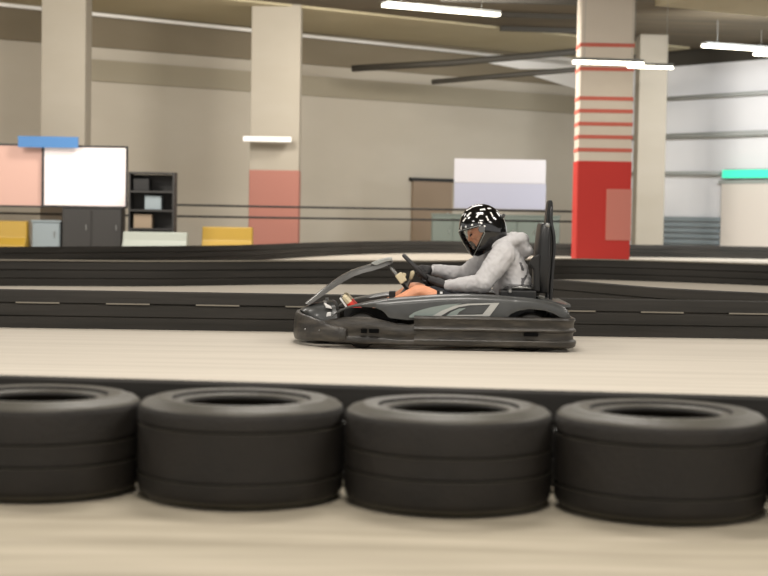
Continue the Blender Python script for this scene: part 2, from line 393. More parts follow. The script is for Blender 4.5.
# ---- track barriers
def barrier(name, pts, h, label, cap=True, th=.05, strips=0, z0=0, lip=None, closed=False):
    P = [Vector((p[0], p[1], 0)) for p in pts]; n = len(P)
    t = empty(name, (sum(p.x for p in P) / n, sum(p.y for p in P) / n, 0)); tag(t, label, 'track barrier', 'rubber barriers edging the track')
    bm = bmesh.new(); rings = []
    prof = [(0, 0), (-.006, h * .28), (.006, h * .31), (-.004, h * .34), (-.006, h * .62), (.008, h * .65), (-.004, h * .68), (0, h - .01), (.01, h), (th - .01, h), (th, h - .01), (th, 0)]
    fr = []
    for i, p in enumerate(P):
        tt = (P[min(i + 1, n - 1)] - P[max(i - 1, 0)]).normalized(); nn = Vector((-tt.y, tt.x, 0))
        rings.append([p + nn * a + Vector((0, 0, b)) for a, b in prof]); fr.append((p, tt, nn))
    loft(bm, rings); obj('belt', bm, 'belt', t, smooth=True, auto=35)
    if lip:
        bm = bmesh.new(); loft(bm, [[p + nn * a + Vector((0, 0, b)) for a, b in ((-.012, h + .001), (-.012, h + lip), (th + .01, h + lip), (th + .01, h + .001))] for p, tt, nn in fr])
        obj('top_edge', bm, 'belt_lip', t)
    return t, fr
# far side of the kart's lane
P = [Vector((-9 + k * .7, 12.56 + (k - 13) * .022, 0)) for k in range(27)]
t, fr = barrier('track_barrier', P, .30, 'long low black rubber barrier directly behind the kart')
for k, (p, tt, nn) in enumerate(fr):
    if -3.4 < p.x < 3.6:
        bm = bmesh.new(); c = p - nn * .012 + Vector((0, 0, .2)); bar(bm, c - tt * .17, c + tt * .17, .008, .012); obj('metal_strip', bm, 'belt_lip', t)
def line(tab, z=0): return [fl(x, y, z) for x, y in tab]
def sm(tab, n=6): return [Vector(v) for v in spline([Vector((p.x, p.y, 0)) for p in line(tab)], n)]
barrier('track_barrier', sm([(-420, 292), (-140, 288), (0, 286), (150, 286.3), (300, 284.5), (440, 284), (505, 282), (568, 279.5), (650, 281.5), (768, 286), (900, 293)]), .30,
        'second black rubber barrier, dipping away behind the driver', lip=.02)
barrier('track_barrier', sm([(-420, 276), (-140, 269), (0, 266), (150, 263.6), (240, 261.2), (310, 257), (370, 254.3), (450, 253.4), (570, 256.5), (700, 258), (850, 261)]), .31,
        'farthest dark rubber barrier, below the left wall screens and pillars')
barrier('track_barrier', sm([(520, 306), (568, 310), (660, 320), (768, 327), (880, 333)]), .30, 'short black rubber barrier between the long ones at the right behind the kart')

# ---- foreground tyres
def tyre_bm(R, W, Rb, grooves, c):
    h = W / 2
    pr = [(Rb, h - .03), (Rb + .002, h - .02), (Rb + .012, h - .012), (Rb + .034, h - .014), (Rb + .04, h - .004), (Rb + .075, h + .0), (R - .05, h - .003), (R - .046, h - .008), (R - .022, h - .012), (R - .008, h - .024), (R - .002, h - .045)]
    z = h - .045
    tread = []
    for g in grooves:
        tread += [(R - .001, g + .006), (R - .011, g + .004), (R - .011, g - .004), (R - .001, g - .006)]
    low = [(r, -zz) for r, zz in reversed(pr)]
    inner = [(Rb + .03, -h + .036), (R - .05, -h + .05), (R - .022, 0), (R - .05, h - .05), (Rb + .03, h - .036)]
    prof = pr + tread + low + inner
    bm = bmesh.new(); lathe(bm, [(r, zz + h) for r, zz in prof], c, seg=112)
    bm.normal_update()
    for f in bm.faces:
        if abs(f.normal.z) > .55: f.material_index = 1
    return bm
TW = .324; TR = .3385
spots = [(-1.815, 5.35), (-1.137, 5.285), (-.46, 5.225), (.217, 5.17), (.893, 5.10), (1.57, 5.03)]
labs = ['worn black tyre lying just beyond the left edge of the row', 'leftmost black tyre of the foreground row, cut by the left edge, two grooves',
        'second black tyre from the left, smooth sided, lying on the foreground concrete', 'third black tyre from the left, two clear grooves, below the kart driver',
        'rightmost full black tyre of the foreground row, smooth sided', 'worn black tyre lying just beyond the right edge of the row']
for i, (x, y) in enumerate(spots):
    gr = [.03, -.04] if i in (1, 3, 5) else [.085, -.075]
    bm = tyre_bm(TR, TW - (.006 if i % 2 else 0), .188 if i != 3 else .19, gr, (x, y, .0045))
    o = obj('tyre', bm, ['rubber', 'sidewall_lit'], smooth=True, auto=50); tag(o, labs[i], 'tyre', 'tyres lying in the foreground row')
d0 = (Vector((spots[-1][0], spots[-1][1], 0)) - Vector((spots[0][0], spots[0][1], 0))).normalized(); n0 = Vector((-d0.y, d0.x, 0))
base = Vector((spots[2][0], spots[2][1], 0)) + n0 * (TR + .026)
barrier('track_barrier', [base + d0 * (k * .8) for k in range(-5, 7)], .335, 'black rubber barrier belt standing behind the foreground tyres', th=.03)

# ------------------------------------------------------------------ go-kart
YC = 11.65
kart = empty('go_kart', (.33, YC, 0)); tag(kart, 'dark grey rental go-kart with grey stripes on its side, carrying the driver', 'go-kart')
def zat(px, py, Y): return at(px, py, Y).z
def xat(px, py, Y): return at(px, py, Y).x
def arc(c, r, a0, a1, n=8): return [(c[0] + r * math.cos(math.radians(a0 + (a1 - a0) * k / n)), c[1] + r * math.sin(math.radians(a0 + (a1 - a0) * k / n))) for k in range(n + 1)]
def pathloft(bm, path, profs, mi=0):
    """path of plan points; outward is to the right hand of travel"""
    n = len(path); rings = []
    for i, p in enumerate(path):
        a = Vector(path[max(i - 1, 0)]); b = Vector(path[min(i + 1, n - 1)]); tt = (b - a).normalized(); nn = Vector((tt.y, -tt.x))
        pr = profs(i / (n - 1), i) if callable(profs) else profs
        rings.append([Vector((p[0] + nn.x * o_, YC + p[1] + nn.y * o_, z)) for o_, z in pr])
    loft(bm, rings, mi=mi)
def ribprof(zb, zt, out=1.0):
    H = zt - zb
    P = [(0, 0), (.035, .0), (.05, .06), (.054, .2), (.05, .23), (.032, .27), (.03, .45), (.034, .5), (.05, .53), (.052, .58), (.046, .62), (.034, .66), (.036, .84), (.046, .92), (.04, .98), (.025, 1.0), (0, 1.0), (-.01, .9), (-.01, .1)]
    return [((o - .05) * out, zb + v * H) for o, v in P]
# rear and side bumper: one U round the back
xe = .212; xr = 1.345; yo = .63; r = .13
path = [(xe + (xr - r - xe) * k / 16, -yo) for k in range(16)] + arc((xr - r, -yo + r), r, -90, 0) + [(xr, -yo + r + (2 * yo - 2 * r) * k / 8) for k in range(1, 8)] + arc((xr - r, yo - r), r, 0, 90) + [(xr - r - (xr - r - xe) * k / 16, yo) for k in range(1, 17)]
bm = bmesh.new(); pathloft(bm, path, lambda t, i: ribprof(.03, .238))
side = obj('rear_bumper', bm, 'kart_rubber', kart, smooth=True, auto=40)
for s in (-1,):
    Y = YC + s * yo
    a = at(524, 333, Y); b = at(538, 336.5, Y)
    bm = bmesh.new(); box(bm, (a.x, YC + s * (yo - .0) - .012, b.z), (b.x, YC + s * yo + .03, a.z)); obj('slot', bm, 'slot_shade', side)  # raised black box: the shade inside the slot put into colour
# wheel guards beside the front wheels
topg = [(318, 322), (326, 320), (335, 318.6), (345, 317.3), (358, 316.8), (370, 317.2), (380, 319.5), (390, 322), (400, 324.5), (410, 325), (418, 323.5)]
for s in (-1, 1):
    xs = [(-.455, -.44), (-.43, -.52), (-.37, -.585), (-.30, -.618), (-.2, -.628)] + [(-.2 + .43 * k / 10, -.628) for k in range(1, 11)]
    path = [(v.x, v.y) for v in spline([Vector((a, b, 0)) for a, b in xs], 3)]
    def pf(t, i, path=path):
        x = path[i][0]; Yn = YC - .61; px = 384 + (x + .0) * F / Yn
        zt = zat(px, interp(topg, px), Yn); zb = .045 - .015 * t
        H = zt - zb
        P = [(0, 0), (.035, .0), (.048, .06), (.05, .22), (.046, .26), (.03, .3), (.03, .42), (.036, .47), (.038, .72), (.034, .78), (.03, .95), (.02, 1.0), (0, 1.0), (-.012, .9), (-.012, .1)]
        return [((o - .05), zb + v * H) for o, v in P]
    bm = bmesh.new(); pathloft(bm, path, pf)
    if s > 0:
        for v in bm.verts: v.co.y = 2 * YC - v.co.y
    gd = obj('side_bumper', bm, 'kart_rubber', kart, smooth=True, auto=40)
    if s < 0:
        for p0, p1 in ((361, 367), (369, 379)):
            a = at(p0, 329, YC - .64); b = at(p1, 333, YC - .64)
            bm = bmesh.new(); box(bm, (a.x, YC - .658, b.z), (b.x, YC - .625, a.z)); obj('slot', bm, 'slot_shade', gd)  # black boxes give the dark of the slots by colour
# front bumper
half = [(-.638, 0), (-.632, -.14), (-.605, -.28), (-.545, -.41), (-.44, -.53), (-.33, -.61), (-.262, -.645)]
full = [(x, -y) for x, y in reversed(half[1:])] + half
path = [(v.x, v.y) for v in spline([Vector((a, b, 0)) for a, b in full], 5)]
def pf(t, i, path=path):
    y = abs(path[i][1]); zt = interp([(0, .226), (.25, .222), (.42, .208), (.55, .178), (.645, .148)], y); zb = interp([(0, .032), (.4, .036), (.645, .058)], y); H = zt - zb
    P = [(-.03, 0), (.005, 0), (.014, .15), (.012, .45), (.004, .9), (-.006, 1), (-.03, 1.0), (-.045, .5)]
    if y > .635: P = [(o * .7 - .01, .5 + (v - .5) * .86) for o, v in P]
    return [(o, zb + v * H) for o, v in P]
bm = bmesh.new(); pathloft(bm, path, pf); fb = obj('front_bumper', bm, 'kart_rubber', kart, smooth=True, auto=40)
for px, py in ((307, 329.5), (321, 330.5)):
    c = at(px, py, YC - (.42 if px < 310 else .54))
    bm = bmesh.new(); bmesh.ops.create_uvsphere(bm, u_segments=10, v_segments=6, radius=.0065, matrix=Matrix.Translation((c.x - .012, c.y - .005, c.z))); obj('bolt', bm, 'metal', fb, smooth=True)
# side bodywork with wheel arches
top = [(331, 317), (337, 311.5), (348, 306.5), (360, 303.8), (372, 301.5), (385, 299.5), (400, 298), (420, 296.5), (440, 295.2), (470, 294.6), (500, 296), (520, 297.5), (535, 299), (550, 302), (562, 305.5), (568, 309), (571, 316.5)]
low = [(331, 317.6), (337, 313.8), (345, 309.7), (353, 307.4), (362, 306.6), (375, 307.6), (383, 311), (387, 315), (389, 318), (408, 320), (430, 319.8), (505, 319.5), (507, 319), (511, 314.2), (518, 311), (530, 309), (545, 310.5), (555, 314), (562, 318), (571, 318.5)]
for s in (-1, 1):
    Yn = YC - .57; bm = bmesh.new(); rings = []
    for k in range(97):
        px = 331 + 240 * k / 96
        zt = zat(px, interp(top, px), Yn); zl = zat(px, interp(low, px), Yn); x = xat(px, 300, Yn); h = zt - zl
        b1 = min(.05, h * .45)
        inw = min(1, (px - 326) / 40) * min(1, (578 - px) / 20)
        w = .06 + .2 * max(0, inw)
        pr = [(0.004, zl), (0, zt - b1), (.008, zt - b1 * .55), (.03, zt - b1 * .15), (.055, zt), (w - .02, zt - .004), (w, zt - .02 * min(1, h / .05)), (w, zl + .001), (w * .5, zl + .0005)]
        rings.append([Vector((x, Yn + o, z)) for o, z in pr])
    loft(bm, rings)
    def dec(poly, mi, off, tri=True):
        vs = [bm.verts.new((xat(x, y, Yn), Yn - off, zat(x, y, Yn))) for x, y in poly]; f = bm.faces.new(vs); f.material_index = mi
    def strip2(A, B, mi, off):
        va = [bm.verts.new((xat(x, y, Yn), Yn - off, zat(x, y, Yn))) for x, y in A]; vb = [bm.verts.new((xat(x, y, Yn), Yn - off, zat(x, y, Yn))) for x, y in B]
        for i in range(len(A) - 1):
            f = bm.faces.new((va[i], va[i + 1], vb[i + 1], vb[i])); f.material_index = mi
    strip2([(409, 316), (414, 312.5), (421, 309.8), (432, 307), (446, 304.6), (462, 303.4)], [(409.5, 317.6), (416, 317.4), (424, 317.2), (431, 316.8), (441, 311), (455, 305.5)], 1, .003)
    strip2([(431, 316.8), (441, 311), (455, 305.5), (468, 303.6), (484, 303.2), (499.5, 302.8)], [(440, 316.6), (449, 311), (459, 307), (470, 305.2), (484, 304.8), (490.5, 304.4)], 2, .0035)
    strip2([(499.5, 302.8), (489.5, 316.2)], [(490.5, 304.4), (482.5, 314.4)], 2, .0035)
    strip2([(489.5, 316.2), (470, 316), (446, 316)], [(482.5, 314.4), (470, 314.8), (457, 314.8)], 2, .0035)
    strip2([(446, 316), (451, 312), (459, 308.5)], [(457, 314.8), (459, 312), (466, 308)], 1, .0035)
    if s > 0:
        for v in bm.verts: v.co.y = 2 * YC - v.co.y
    o = obj('side_pod', bm, ['kart_body', 'decal_teal', 'decal_light'], kart, smooth=True, auto=40)
# rear cover deck
bm = bmesh.new(); xs = [xat(p, 300, YC) for p in (536, 544, 552, 560, 564)]; zs = [.358, .350, .338, .322, .326]
loft(bm, [[Vector((x, YC - .42, z - .02)), Vector((x, YC - .40, z)), Vector((x, YC + .40, z)), Vector((x, YC + .42, z - .02)), Vector((x, YC + .40, z - .03)), Vector((x, YC - .40, z - .03))] for x, z in zip(xs, zs)])
obj('rear_cover', bm, 'kart_body', kart, smooth=True, auto=30)
# nose cone between the front bumper and pedals
bm = bmesh.new(); rings = []
for px, zt, w in ((299, .238, .2), (305, .262, .27), (314, .28, .30), (323, .296, .31), (331, .303, .31)):
    x = xat(px, 305, YC - .2); ring = []
    for k in range(17):
        u = -1 + k / 8; ring.append(Vector((x + .05 * u * u, YC + u * w, .19 + (zt - .19) * (1 - abs(u) ** 3.2) ** .5)))
    ring += [Vector((x + .05, YC + w, .16)), Vector((x + .05, YC - w, .16))]
    rings.append(ring)
loft(bm, rings); nose = obj('nose_cone', bm, 'kart_body', kart, smooth=True, auto=50)
bm = bmesh.new()
p = [at(x, y, YC - .3) for x, y in ((324, 303), (330, 306), (332, 309), (326, 308))]; loft(bm, [[v for v in p], [v + Vector((0, .05, 0)) for v in p]])
p = [at(x, y, YC - .3) for x, y in ((327, 312.5), (331, 312), (331, 317), (326, 317))]; loft(bm, [[v for v in p], [v + Vector((0, .05, 0)) for v in p]])
obj('nose_edge', bm, 'white', nose, bevel=.004)
# arched front panel that carries the number board
up_ = [(306, 302), (312, 297.5), (322, 289.3), (331, 282.4), (340, 276), (351, 270.3), (362, 266.6), (371, 263.8), (380, 260.6), (387, 258.6), (391.5, 258.4), (393, 261)]
dn_ = [(310, 304), (316, 300), (326, 293), (335, 287), (344, 281), (354, 275.6), (364, 272.2), (373, 270), (382, 267.2), (388, 264.8), (391, 263.6), (393, 262.2)]
bm = bmesh.new(); rings = []
for (a, b) in zip(up_, dn_):
    A = at(*a, YC - .0); B = at(*b, YC - .0); k = up_.index(a); w = .15 - .004 * k
    ring = [Vector((A.x, YC - w * .75, A.z)), Vector((A.x, YC + w * .75, A.z)), Vector((A.x * .6 + B.x * .4, YC + w * .95, A.z * .6 + B.z * .4)), Vector((B.x, YC + w, B.z)), Vector((B.x, YC + w - .012, B.z + .003)), Vector((A.x * .6 + B.x * .4, YC + w * .7, A.z * .6 + B.z * .4)),
            Vector((A.x * .6 + B.x * .4, YC - w * .7, A.z * .6 + B.z * .4)), Vector((B.x, YC - w + .012, B.z + .003)), Vector((B.x, YC - w, B.z)), Vector((A.x * .6 + B.x * .4, YC - w * .95, A.z * .6 + B.z * .4))]
    rings.append(ring)
loft(bm, rings); obj('front_panel', bm, 'panel_grey', kart, smooth=True, auto=35)
bm = bmesh.new(); p = [at(x, y, YC) for x, y in ((371, 263.2), (380, 259.6), (388, 257.6), (392.2, 257.8), (392.6, 260.2), (386, 261.2), (376, 265))]
loft(bm, [[v + Vector((0, w, 0)) for v in p] for w in (-.125, .125)]); obj('panel_highlight', bm, 'pipe', kart, bevel=.004)  # pale plate: highlight on the panel's upper end put into its colour
def ktube(name, pts, r, m, par=None, seg=10):
    bm = bmesh.new(); tube(bm, pts, r, seg); return obj(name, bm, m, par or kart, smooth=True)
st = ktube('panel_strut', [at(387, 262, YC - .07), at(397, 276, YC - .06), at(409, 291, YC - .03)], .014, 'metal')
bm = bmesh.new()
c0 = at(401, 278, YC - .07); bmesh.ops.create_cube(bm, size=1, matrix=Matrix.Translation(c0) @ Matrix.Rotation(math.radians(52), 4, 'Y') @ Matrix.Diagonal((.075, .07, .055, 1)))
c1 = at(404, 275, YC - .07); bmesh.ops.create_cube(bm, size=1, matrix=Matrix.Translation(c1) @ Matrix.Rotation(math.radians(10), 4, 'Y') @ Matrix.Diagonal((.03, .05, .03, 1)))
obj('clamp', bm, 'cream_plastic', st, bevel=.008)
# steering column and wheel
SC = at(417, 269, YC); d1 = Vector((.707, 0, -.707)); dn = Vector((.707, 0, .707)); SR = .135
cb = at(406, 288, YC); colm = ktube('steering_column', [SC - dn * .02, at(411.5, 277, YC), cb, Vector((-.05, YC, .1))], .012, 'metal')
bm = bmesh.new(); c = at(412.5, 273, YC - .03); hull_pts(bm, [(c, .018), (c + Vector((-.01, 0, -.035)), .014)]); obj('column_joint', bm, 'cream_plastic', colm, smooth=True)
sw = empty('steering_wheel', SC - pworld(kart)); sw.parent = kart
def rimp(th, R=SR): return SC + d1 * (R * math.cos(th)) + Vector((0, 1, 0)) * (R * math.sin(th))
bm = bmesh.new(); tube(bm, [rimp(2 * PI * k / 48) for k in range(48)], .0145, 12, closed=True); obj('rim', bm, 'glove', sw, smooth=True)
for th in (PI, PI / 3, -PI / 3):
    bm = bmesh.new(); bar(bm, SC + (rimp(th) - SC) * .2, SC + (rimp(th) - SC) * .93, .03, .008); obj('spoke', bm, 'metal', sw)
bm = bmesh.new(); M = Matrix.Translation(SC + dn * .004) @ dn.to_track_quat('Z', 'Y').to_matrix().to_4x4(); bmesh.ops.create_cone(bm, segments=24, radius1=.045, radius2=.038, depth=.03, matrix=M, cap_ends=True); obj('hub', bm, 'black', sw, smooth=True, auto=40)
# black box ahead of the knee, fuel cap
bm = bmesh.new(); a = at(389, 298, YC - .1); b = at(395.5, 291, YC - .1); box(bm, (a.x, YC - .14, a.z - .1), (b.x, YC - .06, b.z)); obj('control_box', bm, 'black', kart, bevel=.006)
bm = bmesh.new(); c = at(440.5, 292.5, YC - .36); lathe(bm, [(0.001, 0), (.026, 0), (.026, .035), (.001, .035)], c - Vector((0, 0, .02)), seg=20, closed_prof=False); fc = obj('fuel_cap', bm, 'black', kart, smooth=True, auto=40)
bm = bmesh.new(); box(bm, (c.x - .005, c.y - .03, c.z - .008), (c.x + .014, c.y - .0265, c.z + .008)); obj('cap_mark', bm, 'white', fc)
# seat
bm = bmesh.new(); rings = []
prof = [(.42, .12), (.62, .085), (.85, .075), (.98, .10), (1.06, .18), (1.10, .30), (1.12, .42)]
for i, (x, z) in enumerate(spline([Vector((a, b, 0)) for a, b in prof], 3) and [(v.x, v.y) for v in spline([Vector((a, b, 0)) for a, b in prof], 3)]):
    sd = interp([(.42, .03), (.7, .12), (1.0, .20), (1.12, .02)], x); fw = interp([(.42, 0), (1.0, -.02), (1.12, -.12)], x)
    ring = []
    for k in range(13):
        u = -1 + k / 6; ring.append(Vector((x + fw * abs(u) ** 3, YC + .21 * u * (1 + .1 * abs(u)), z + sd * abs(u) ** 3)))
    for k in range(12, -1, -1):
        u = -1 + k / 6; ring.append(Vector((x + fw * abs(u) ** 3 + .016, YC + .222 * u * (1 + .1 * abs(u)), z + sd * abs(u) ** 3 - .01)))
    rings.append(ring)
loft(bm, rings); seat = obj('seat', bm, 'shiny_black', kart, smooth=True, auto=50)
# tall padded backrest
bm = bmesh.new(); rings = []
L1 = [(535, 292), (533.5, 282), (533.8, 270), (535, 255), (536.5, 240), (537.8, 228), (539, 223.5)]
L2 = [(548, 292), (548, 282), (548.2, 270), (548.6, 255), (548.8, 240), (549, 229), (547.5, 223)]
rings = []
for k, (a, b) in enumerate(zip(L1, L2)):
    A = at(*a, YC); B = at(*b, YC); w = interp([(0, .17), (2, .2), (4, .19), (5, .175), (6, .15)], k); ring = []
    m_ = (A + B) / 2; hx = (B.x - A.x) / 2
    for q in range(20):
        th = 2 * PI * q / 20; cx, sx = math.cos(th), math.sin(th)
        ring.append(Vector((m_.x + hx * math.copysign(abs(cx) ** .5, cx), YC + w * math.copysign(abs(sx) ** .4, sx), A.z if k < 5 else m_.z)))
    rings.append(ring)
loft(bm, rings); obj('backrest', bm, 'black', kart, smooth=True, auto=60, bevel=.01)
# roll hoop with head pad
A = at(548.5, 294, YC); B = at(549.8, 222, YC); C_ = at(550.6, 202.5, YC)
hp = [(A.x, -.13, .2), (A.x + .005, -.13, .45), (A.x + .02, -.115, .75), (B.x, -.09, B.z), (C_.x - .002, -.07, C_.z - .05), (C_.x, -.03, C_.z - .005), (C_.x, .03, C_.z - .005), (C_.x - .002, .07, C_.z - .05), (B.x, .09, B.z), (A.x + .02, .115, .75), (A.x + .005, .13, .45), (A.x, .13, .2)]
ktube('roll_hoop', [v for v in spline([Vector((a, YC + b, c)) for a, b, c in hp], 5)], .014, 'black')
bm = bmesh.new(); pa = [(544.5, 227), (545.7, 214), (547.2, 202.5), (548.6, 200), (550.8, 200), (551.8, 202.5), (551.2, 214), (549.8, 227)]
pts = [at(x, y, YC) for x, y in pa]
loft(bm, [[Vector((p.x, YC + w, p.z)) for p in pts] for w in (-.075, -.06, .06, .075)]); obj('head_pad', bm, 'black', kart, bevel=.01)
bm = bmesh.new(); c = at(547.5, 225.5, YC - .15); bmesh.ops.create_uvsphere(bm, u_segments=12, v_segments=8, radius=.02, matrix=Matrix.Translation(c)); obj('hoop_bolt', bm, 'metal', kart, smooth=True)
# engine beside the seat
eng = empty('engine', Vector((1.0, YC - .31, .08)) - pworld(kart)); eng.parent = kart
bm = bmesh.new(); a = at(499, 296, YC - .3); b = at(535, 285, YC - .3)
box(bm, (a.x, YC - .40, .09), (b.x, YC - .235, b.z - .035)); obj('crankcase', bm, 'black', eng, bevel=.012)
for k in range(4):
    z = b.z - .03 + k * .0095
    bm = bmesh.new(); box(bm, (a.x + .02 + .012 * k, YC - .385, z), (b.x - .005 - .01 * k, YC - .25, z + .005)); obj('cooling_fin', bm, 'shiny_black', eng)
bm = bmesh.new(); c = at(510, 291, YC - .41); bmesh.ops.create_cone(bm, segments=16, radius1=.018, radius2=.012, depth=.03, cap_ends=True, matrix=Matrix.Translation(c) @ Matrix.Rotation(PI / 2, 4, 'X')); obj('oil_cap', bm, 'metal', eng, smooth=True, auto=40)
bm = bmesh.new(); tube(bm, [at(512, 288, YC - .38), at(522, 287.2, YC - .39), at(531, 288.5, YC - .38)], .008, 8); obj('fuel_hose', bm, 'metal', eng, smooth=True)
for s in (-1, 1):
    bm = bmesh.new(); x0 = xat(344, 310, YC - .36); x1 = xat(396, 310, YC - .36); n_ = 12
    loft(bm, [[Vector((x0 + (x1 - x0) * k / n_, YC + s * (.355 + o), z)) for o, z in ((0, .05), (0, .272), (.006, .272), (.006, .05))] for k in range(n_ + 1)])
    obj('wheel_liner', bm, 'black_matte', kart)
# driver's harness anchor / side support by the backrest
bm = bmesh.new(); p = [at(x, y, YC - .2) for x, y in ((529, 264), (533, 257), (540, 254), (540, 292), (534, 292), (534, 270))]
loft(bm, [[v for v in p], [v + Vector((0, .05, 0)) for v in p]]); obj('side_support', bm, 'black_matte', kart, bevel=.012)
# wheels
def kwheel(x, y, R, W, name):
    t = empty(name, Vector((x, y, 0)) - pworld(kart)); t.parent = kart
    h = W / 2; pr = [(.065, -h + .01), (.08, -h), (R - .03, -h + .004), (R - .008, -h + .014), (R, -h + .035), (R, h - .035), (R - .008, h - .014), (R - .03, h - .004), (.08, h), (.065, h - .01)]
    bm = bmesh.new(); lathe(bm, pr, (x, y, R), axis='y', seg=40); obj('tyre', bm, 'rubber', t, smooth=True, auto=40)
    pr = [(.012, -.02), (.05, -.02), (.062, -h + .004), (.066, -h + .012), (.0655, h - .012), (.062, h - .004), (.05, -.0), (.012, 0)]
    bm = bmesh.new(); lathe(bm, pr, (x, y, R), axis='y', seg=32); obj('rim', bm, 'metal', t, smooth=True, auto=40)
xf = xat(362, 320, YC - .5); xb = xat(531, 320, YC - .5)
for s in (-1, 1):
    kwheel(xf, YC + s * .49, .125, .12, 'front_wheel'); kwheel(xb, YC + s * .46, .132, .19, 'rear_wheel')
ktube('rear_axle', [(xb, YC - .5, .132), (xb, YC + .5, .132)], .0115, 'metal')
ktube('front_axle', [(xf, YC - .48, .125), (xf + .03, YC - .38, .11), (xf + .03, YC + .38, .11), (xf, YC + .48, .125)], .011, 'black')
for s in (-1, 1):
    ktube('chassis_rail', [(-.56, YC + s * .12, .07), (-.45, YC + s * .25, .065), (-.1, YC + s * .3, .06), (.6, YC + s * .34, .06), (1.22, YC + s * .3, .07)], .016, 'black')
    ktube('bumper_mount', [(-.1, YC + s * .3, .075), (-.05, YC + s * .5, .09), (.3, YC + s * .58, .1), (.85, YC + s * .57, .1), (.9, YC + s * .34, .075)], .011, 'black')
ktube('cross_rail', [(1.22, YC - .3, .07), (1.22, YC + .3, .07)], .016, 'black')
bm = bmesh.new(); box(bm, (-.5, YC - .24, .036), (.95, YC + .24, .042)); obj('floor_tray', bm, 'black_matte', kart)
for s in (-1, 1):
    bm = bmesh.new(); bar(bm, (-.34, YC + s * .17, .075), (-.40, YC + s * .17, .27), .012, .012); box(bm, (-.43, YC + s * .17 - .035, .23), (-.41, YC + s * .17 + .035, .31)); obj('pedal', bm, 'metal', kart)
# ------------------------------------------------------------------ driver
drv = empty('driver', (.93, YC, .1)); tag(drv, 'driver in grey hoodie, black gloves and black and white helmet gripping the kart wheel', 'person')
V = lambda x, y, z: Vector((x, YC + y, z))
SHn = V(.85, -.19, .665); ELn = V(.70, -.275, .455); WRn = V(.455, -.165, .432)
SHf = V(.83, .19, .665); ELf = V(.60, .26, .49); WRf = V(.365, .165, .532)
KNn = V(.24, -.19, .383); ANn = V(-.14, -.17, .165); HPn = V(.80, -.11, .20)
KNf = V(.215, .19, .385); ANf = V(-.14, .17, .165); HPf = V(.80, .11, .20)
TILT = Matrix.Rotation(math.radians(-30), 4, 'Y')
HCt = at(482.5, 228.7, YC); HM = Matrix.Translation(HCt) @ TILT
bm = bmesh.new()
hull_pts(bm, [(V(.9, -.07, .22), .12), (V(.9, .07, .22), .12), (V(.92, 0, .33), (.10, .15, .1))])
hull_pts(bm, [(V(.92, 0, .33), (.10, .15, .1)), (V(.92, 0, .52), (.10, .15, .1))])
hull_pts(bm, [(V(.92, 0, .5), (.10, .15, .1)), (V(.86, -.13, .65), .055), (V(.86, .13, .65), .055)])
chain(bm, [(V(.87, 0, .68), .062), (V(.80, 0, .77), .056), (HM @ Vector((.03, 0, -.03)), .06)])
for A, B, C_ in ((SHn, ELn, WRn), (SHf, ELf, WRf)): chain(bm, [(A, .05), (B, .038), (C_, .026)])
for A, B, C_, s in ((HPn, KNn, ANn, -1), (HPf, KNf, ANf, 1)):
    chain(bm, [(A, .085), (B + Vector((.2, 0, -.08)), .068), (B + Vector((.03, 0, 0)), .055), (B, .053), (B.lerp(C_, .35), .05), (C_, .034)])
    chain(bm, [(C_, .034), (C_ + Vector((.01, 0, -.04)), .03), (C_ + Vector((-.1, 0, .06)), .026)])
# head: skull, brow, nose, cheeks, lips, chin, ears
def H(x, y, z): return HM @ Vector((x - (.016 if x < 0 else 0), y, z))
hull_pts(bm, [(H(.01, 0, .03), (.095, .085, .09)), (H(-.045, 0, -.06), (.035, .062, .035))])
hull_pts(bm, [(H(-.088, 0, .022), (.012, .04, .012)), (H(-.07, 0, .03), (.02, .05, .02))])
hull_pts(bm, [(H(-.092, 0, .005), .008), (H(-.112, 0, -.028), .012), (H(-.09, 0, -.032), (.01, .018, .008))])
for s in (-1, 1):
    hull_pts(bm, [(H(-.07, s * .046, -.022), .024)]); hull_pts(bm, [(H(.01, s * .076, -.005), (.018, .012, .03))])
hull_pts(bm, [(H(-.086, 0, -.052), (.01, .022, .006))]); hull_pts(bm, [(H(-.083, 0, -.064), (.01, .02, .006))]); hull_pts(bm, [(H(-.072, 0, -.09), (.018, .022, .016))])
bm = fuse(bm, .0075, 3); body = obj('body', bm, 'skin', drv, smooth=True)
for s in (-1, 1):
    bm = bmesh.new(); bmesh.ops.create_uvsphere(bm, u_segments=14, v_segments=10, radius=.012, matrix=Matrix.Translation(H(-.081, s * .032, .0))); obj('eye', bm, 'eye', body, smooth=True)
# hoodie
def wrinkle(c):
    n = noise.noise(c * 11 + Vector((3, 1, 7))); m = noise.noise(Vector((c.x * 22 + c.z * 14, c.y * 9, c.z * 20 - c.x * 10)))
    return n * .004 + (abs(m) - .2) * .010
bm = bmesh.new()
hull_pts(bm, [(V(.94, 0, .385), (.14, .19, .05)), (V(.935, 0, .43), (.15, .20, .09))], sub=3)
hull_pts(bm, [(V(.935, 0, .43), (.15, .20, .09)), (V(.92, 0, .56), (.125, .185, .09))], sub=3)
hull_pts(bm, [(V(.92, 0, .55), (.125, .18, .09)), (V(.87, -.13, .665), .08), (V(.87, .13, .665), .08), (V(.9, 0, .67), (.09, .1, .06))], sub=3)
for A, B, C_ in ((SHn, ELn, WRn), (SHf, ELf, WRf)):
    chain(bm, [(A, .092), (A.lerp(B, .5), .086), (B, .072), (B.lerp(C_, .5), .058), (B.lerp(C_, .85), .046), (C_, .037)])
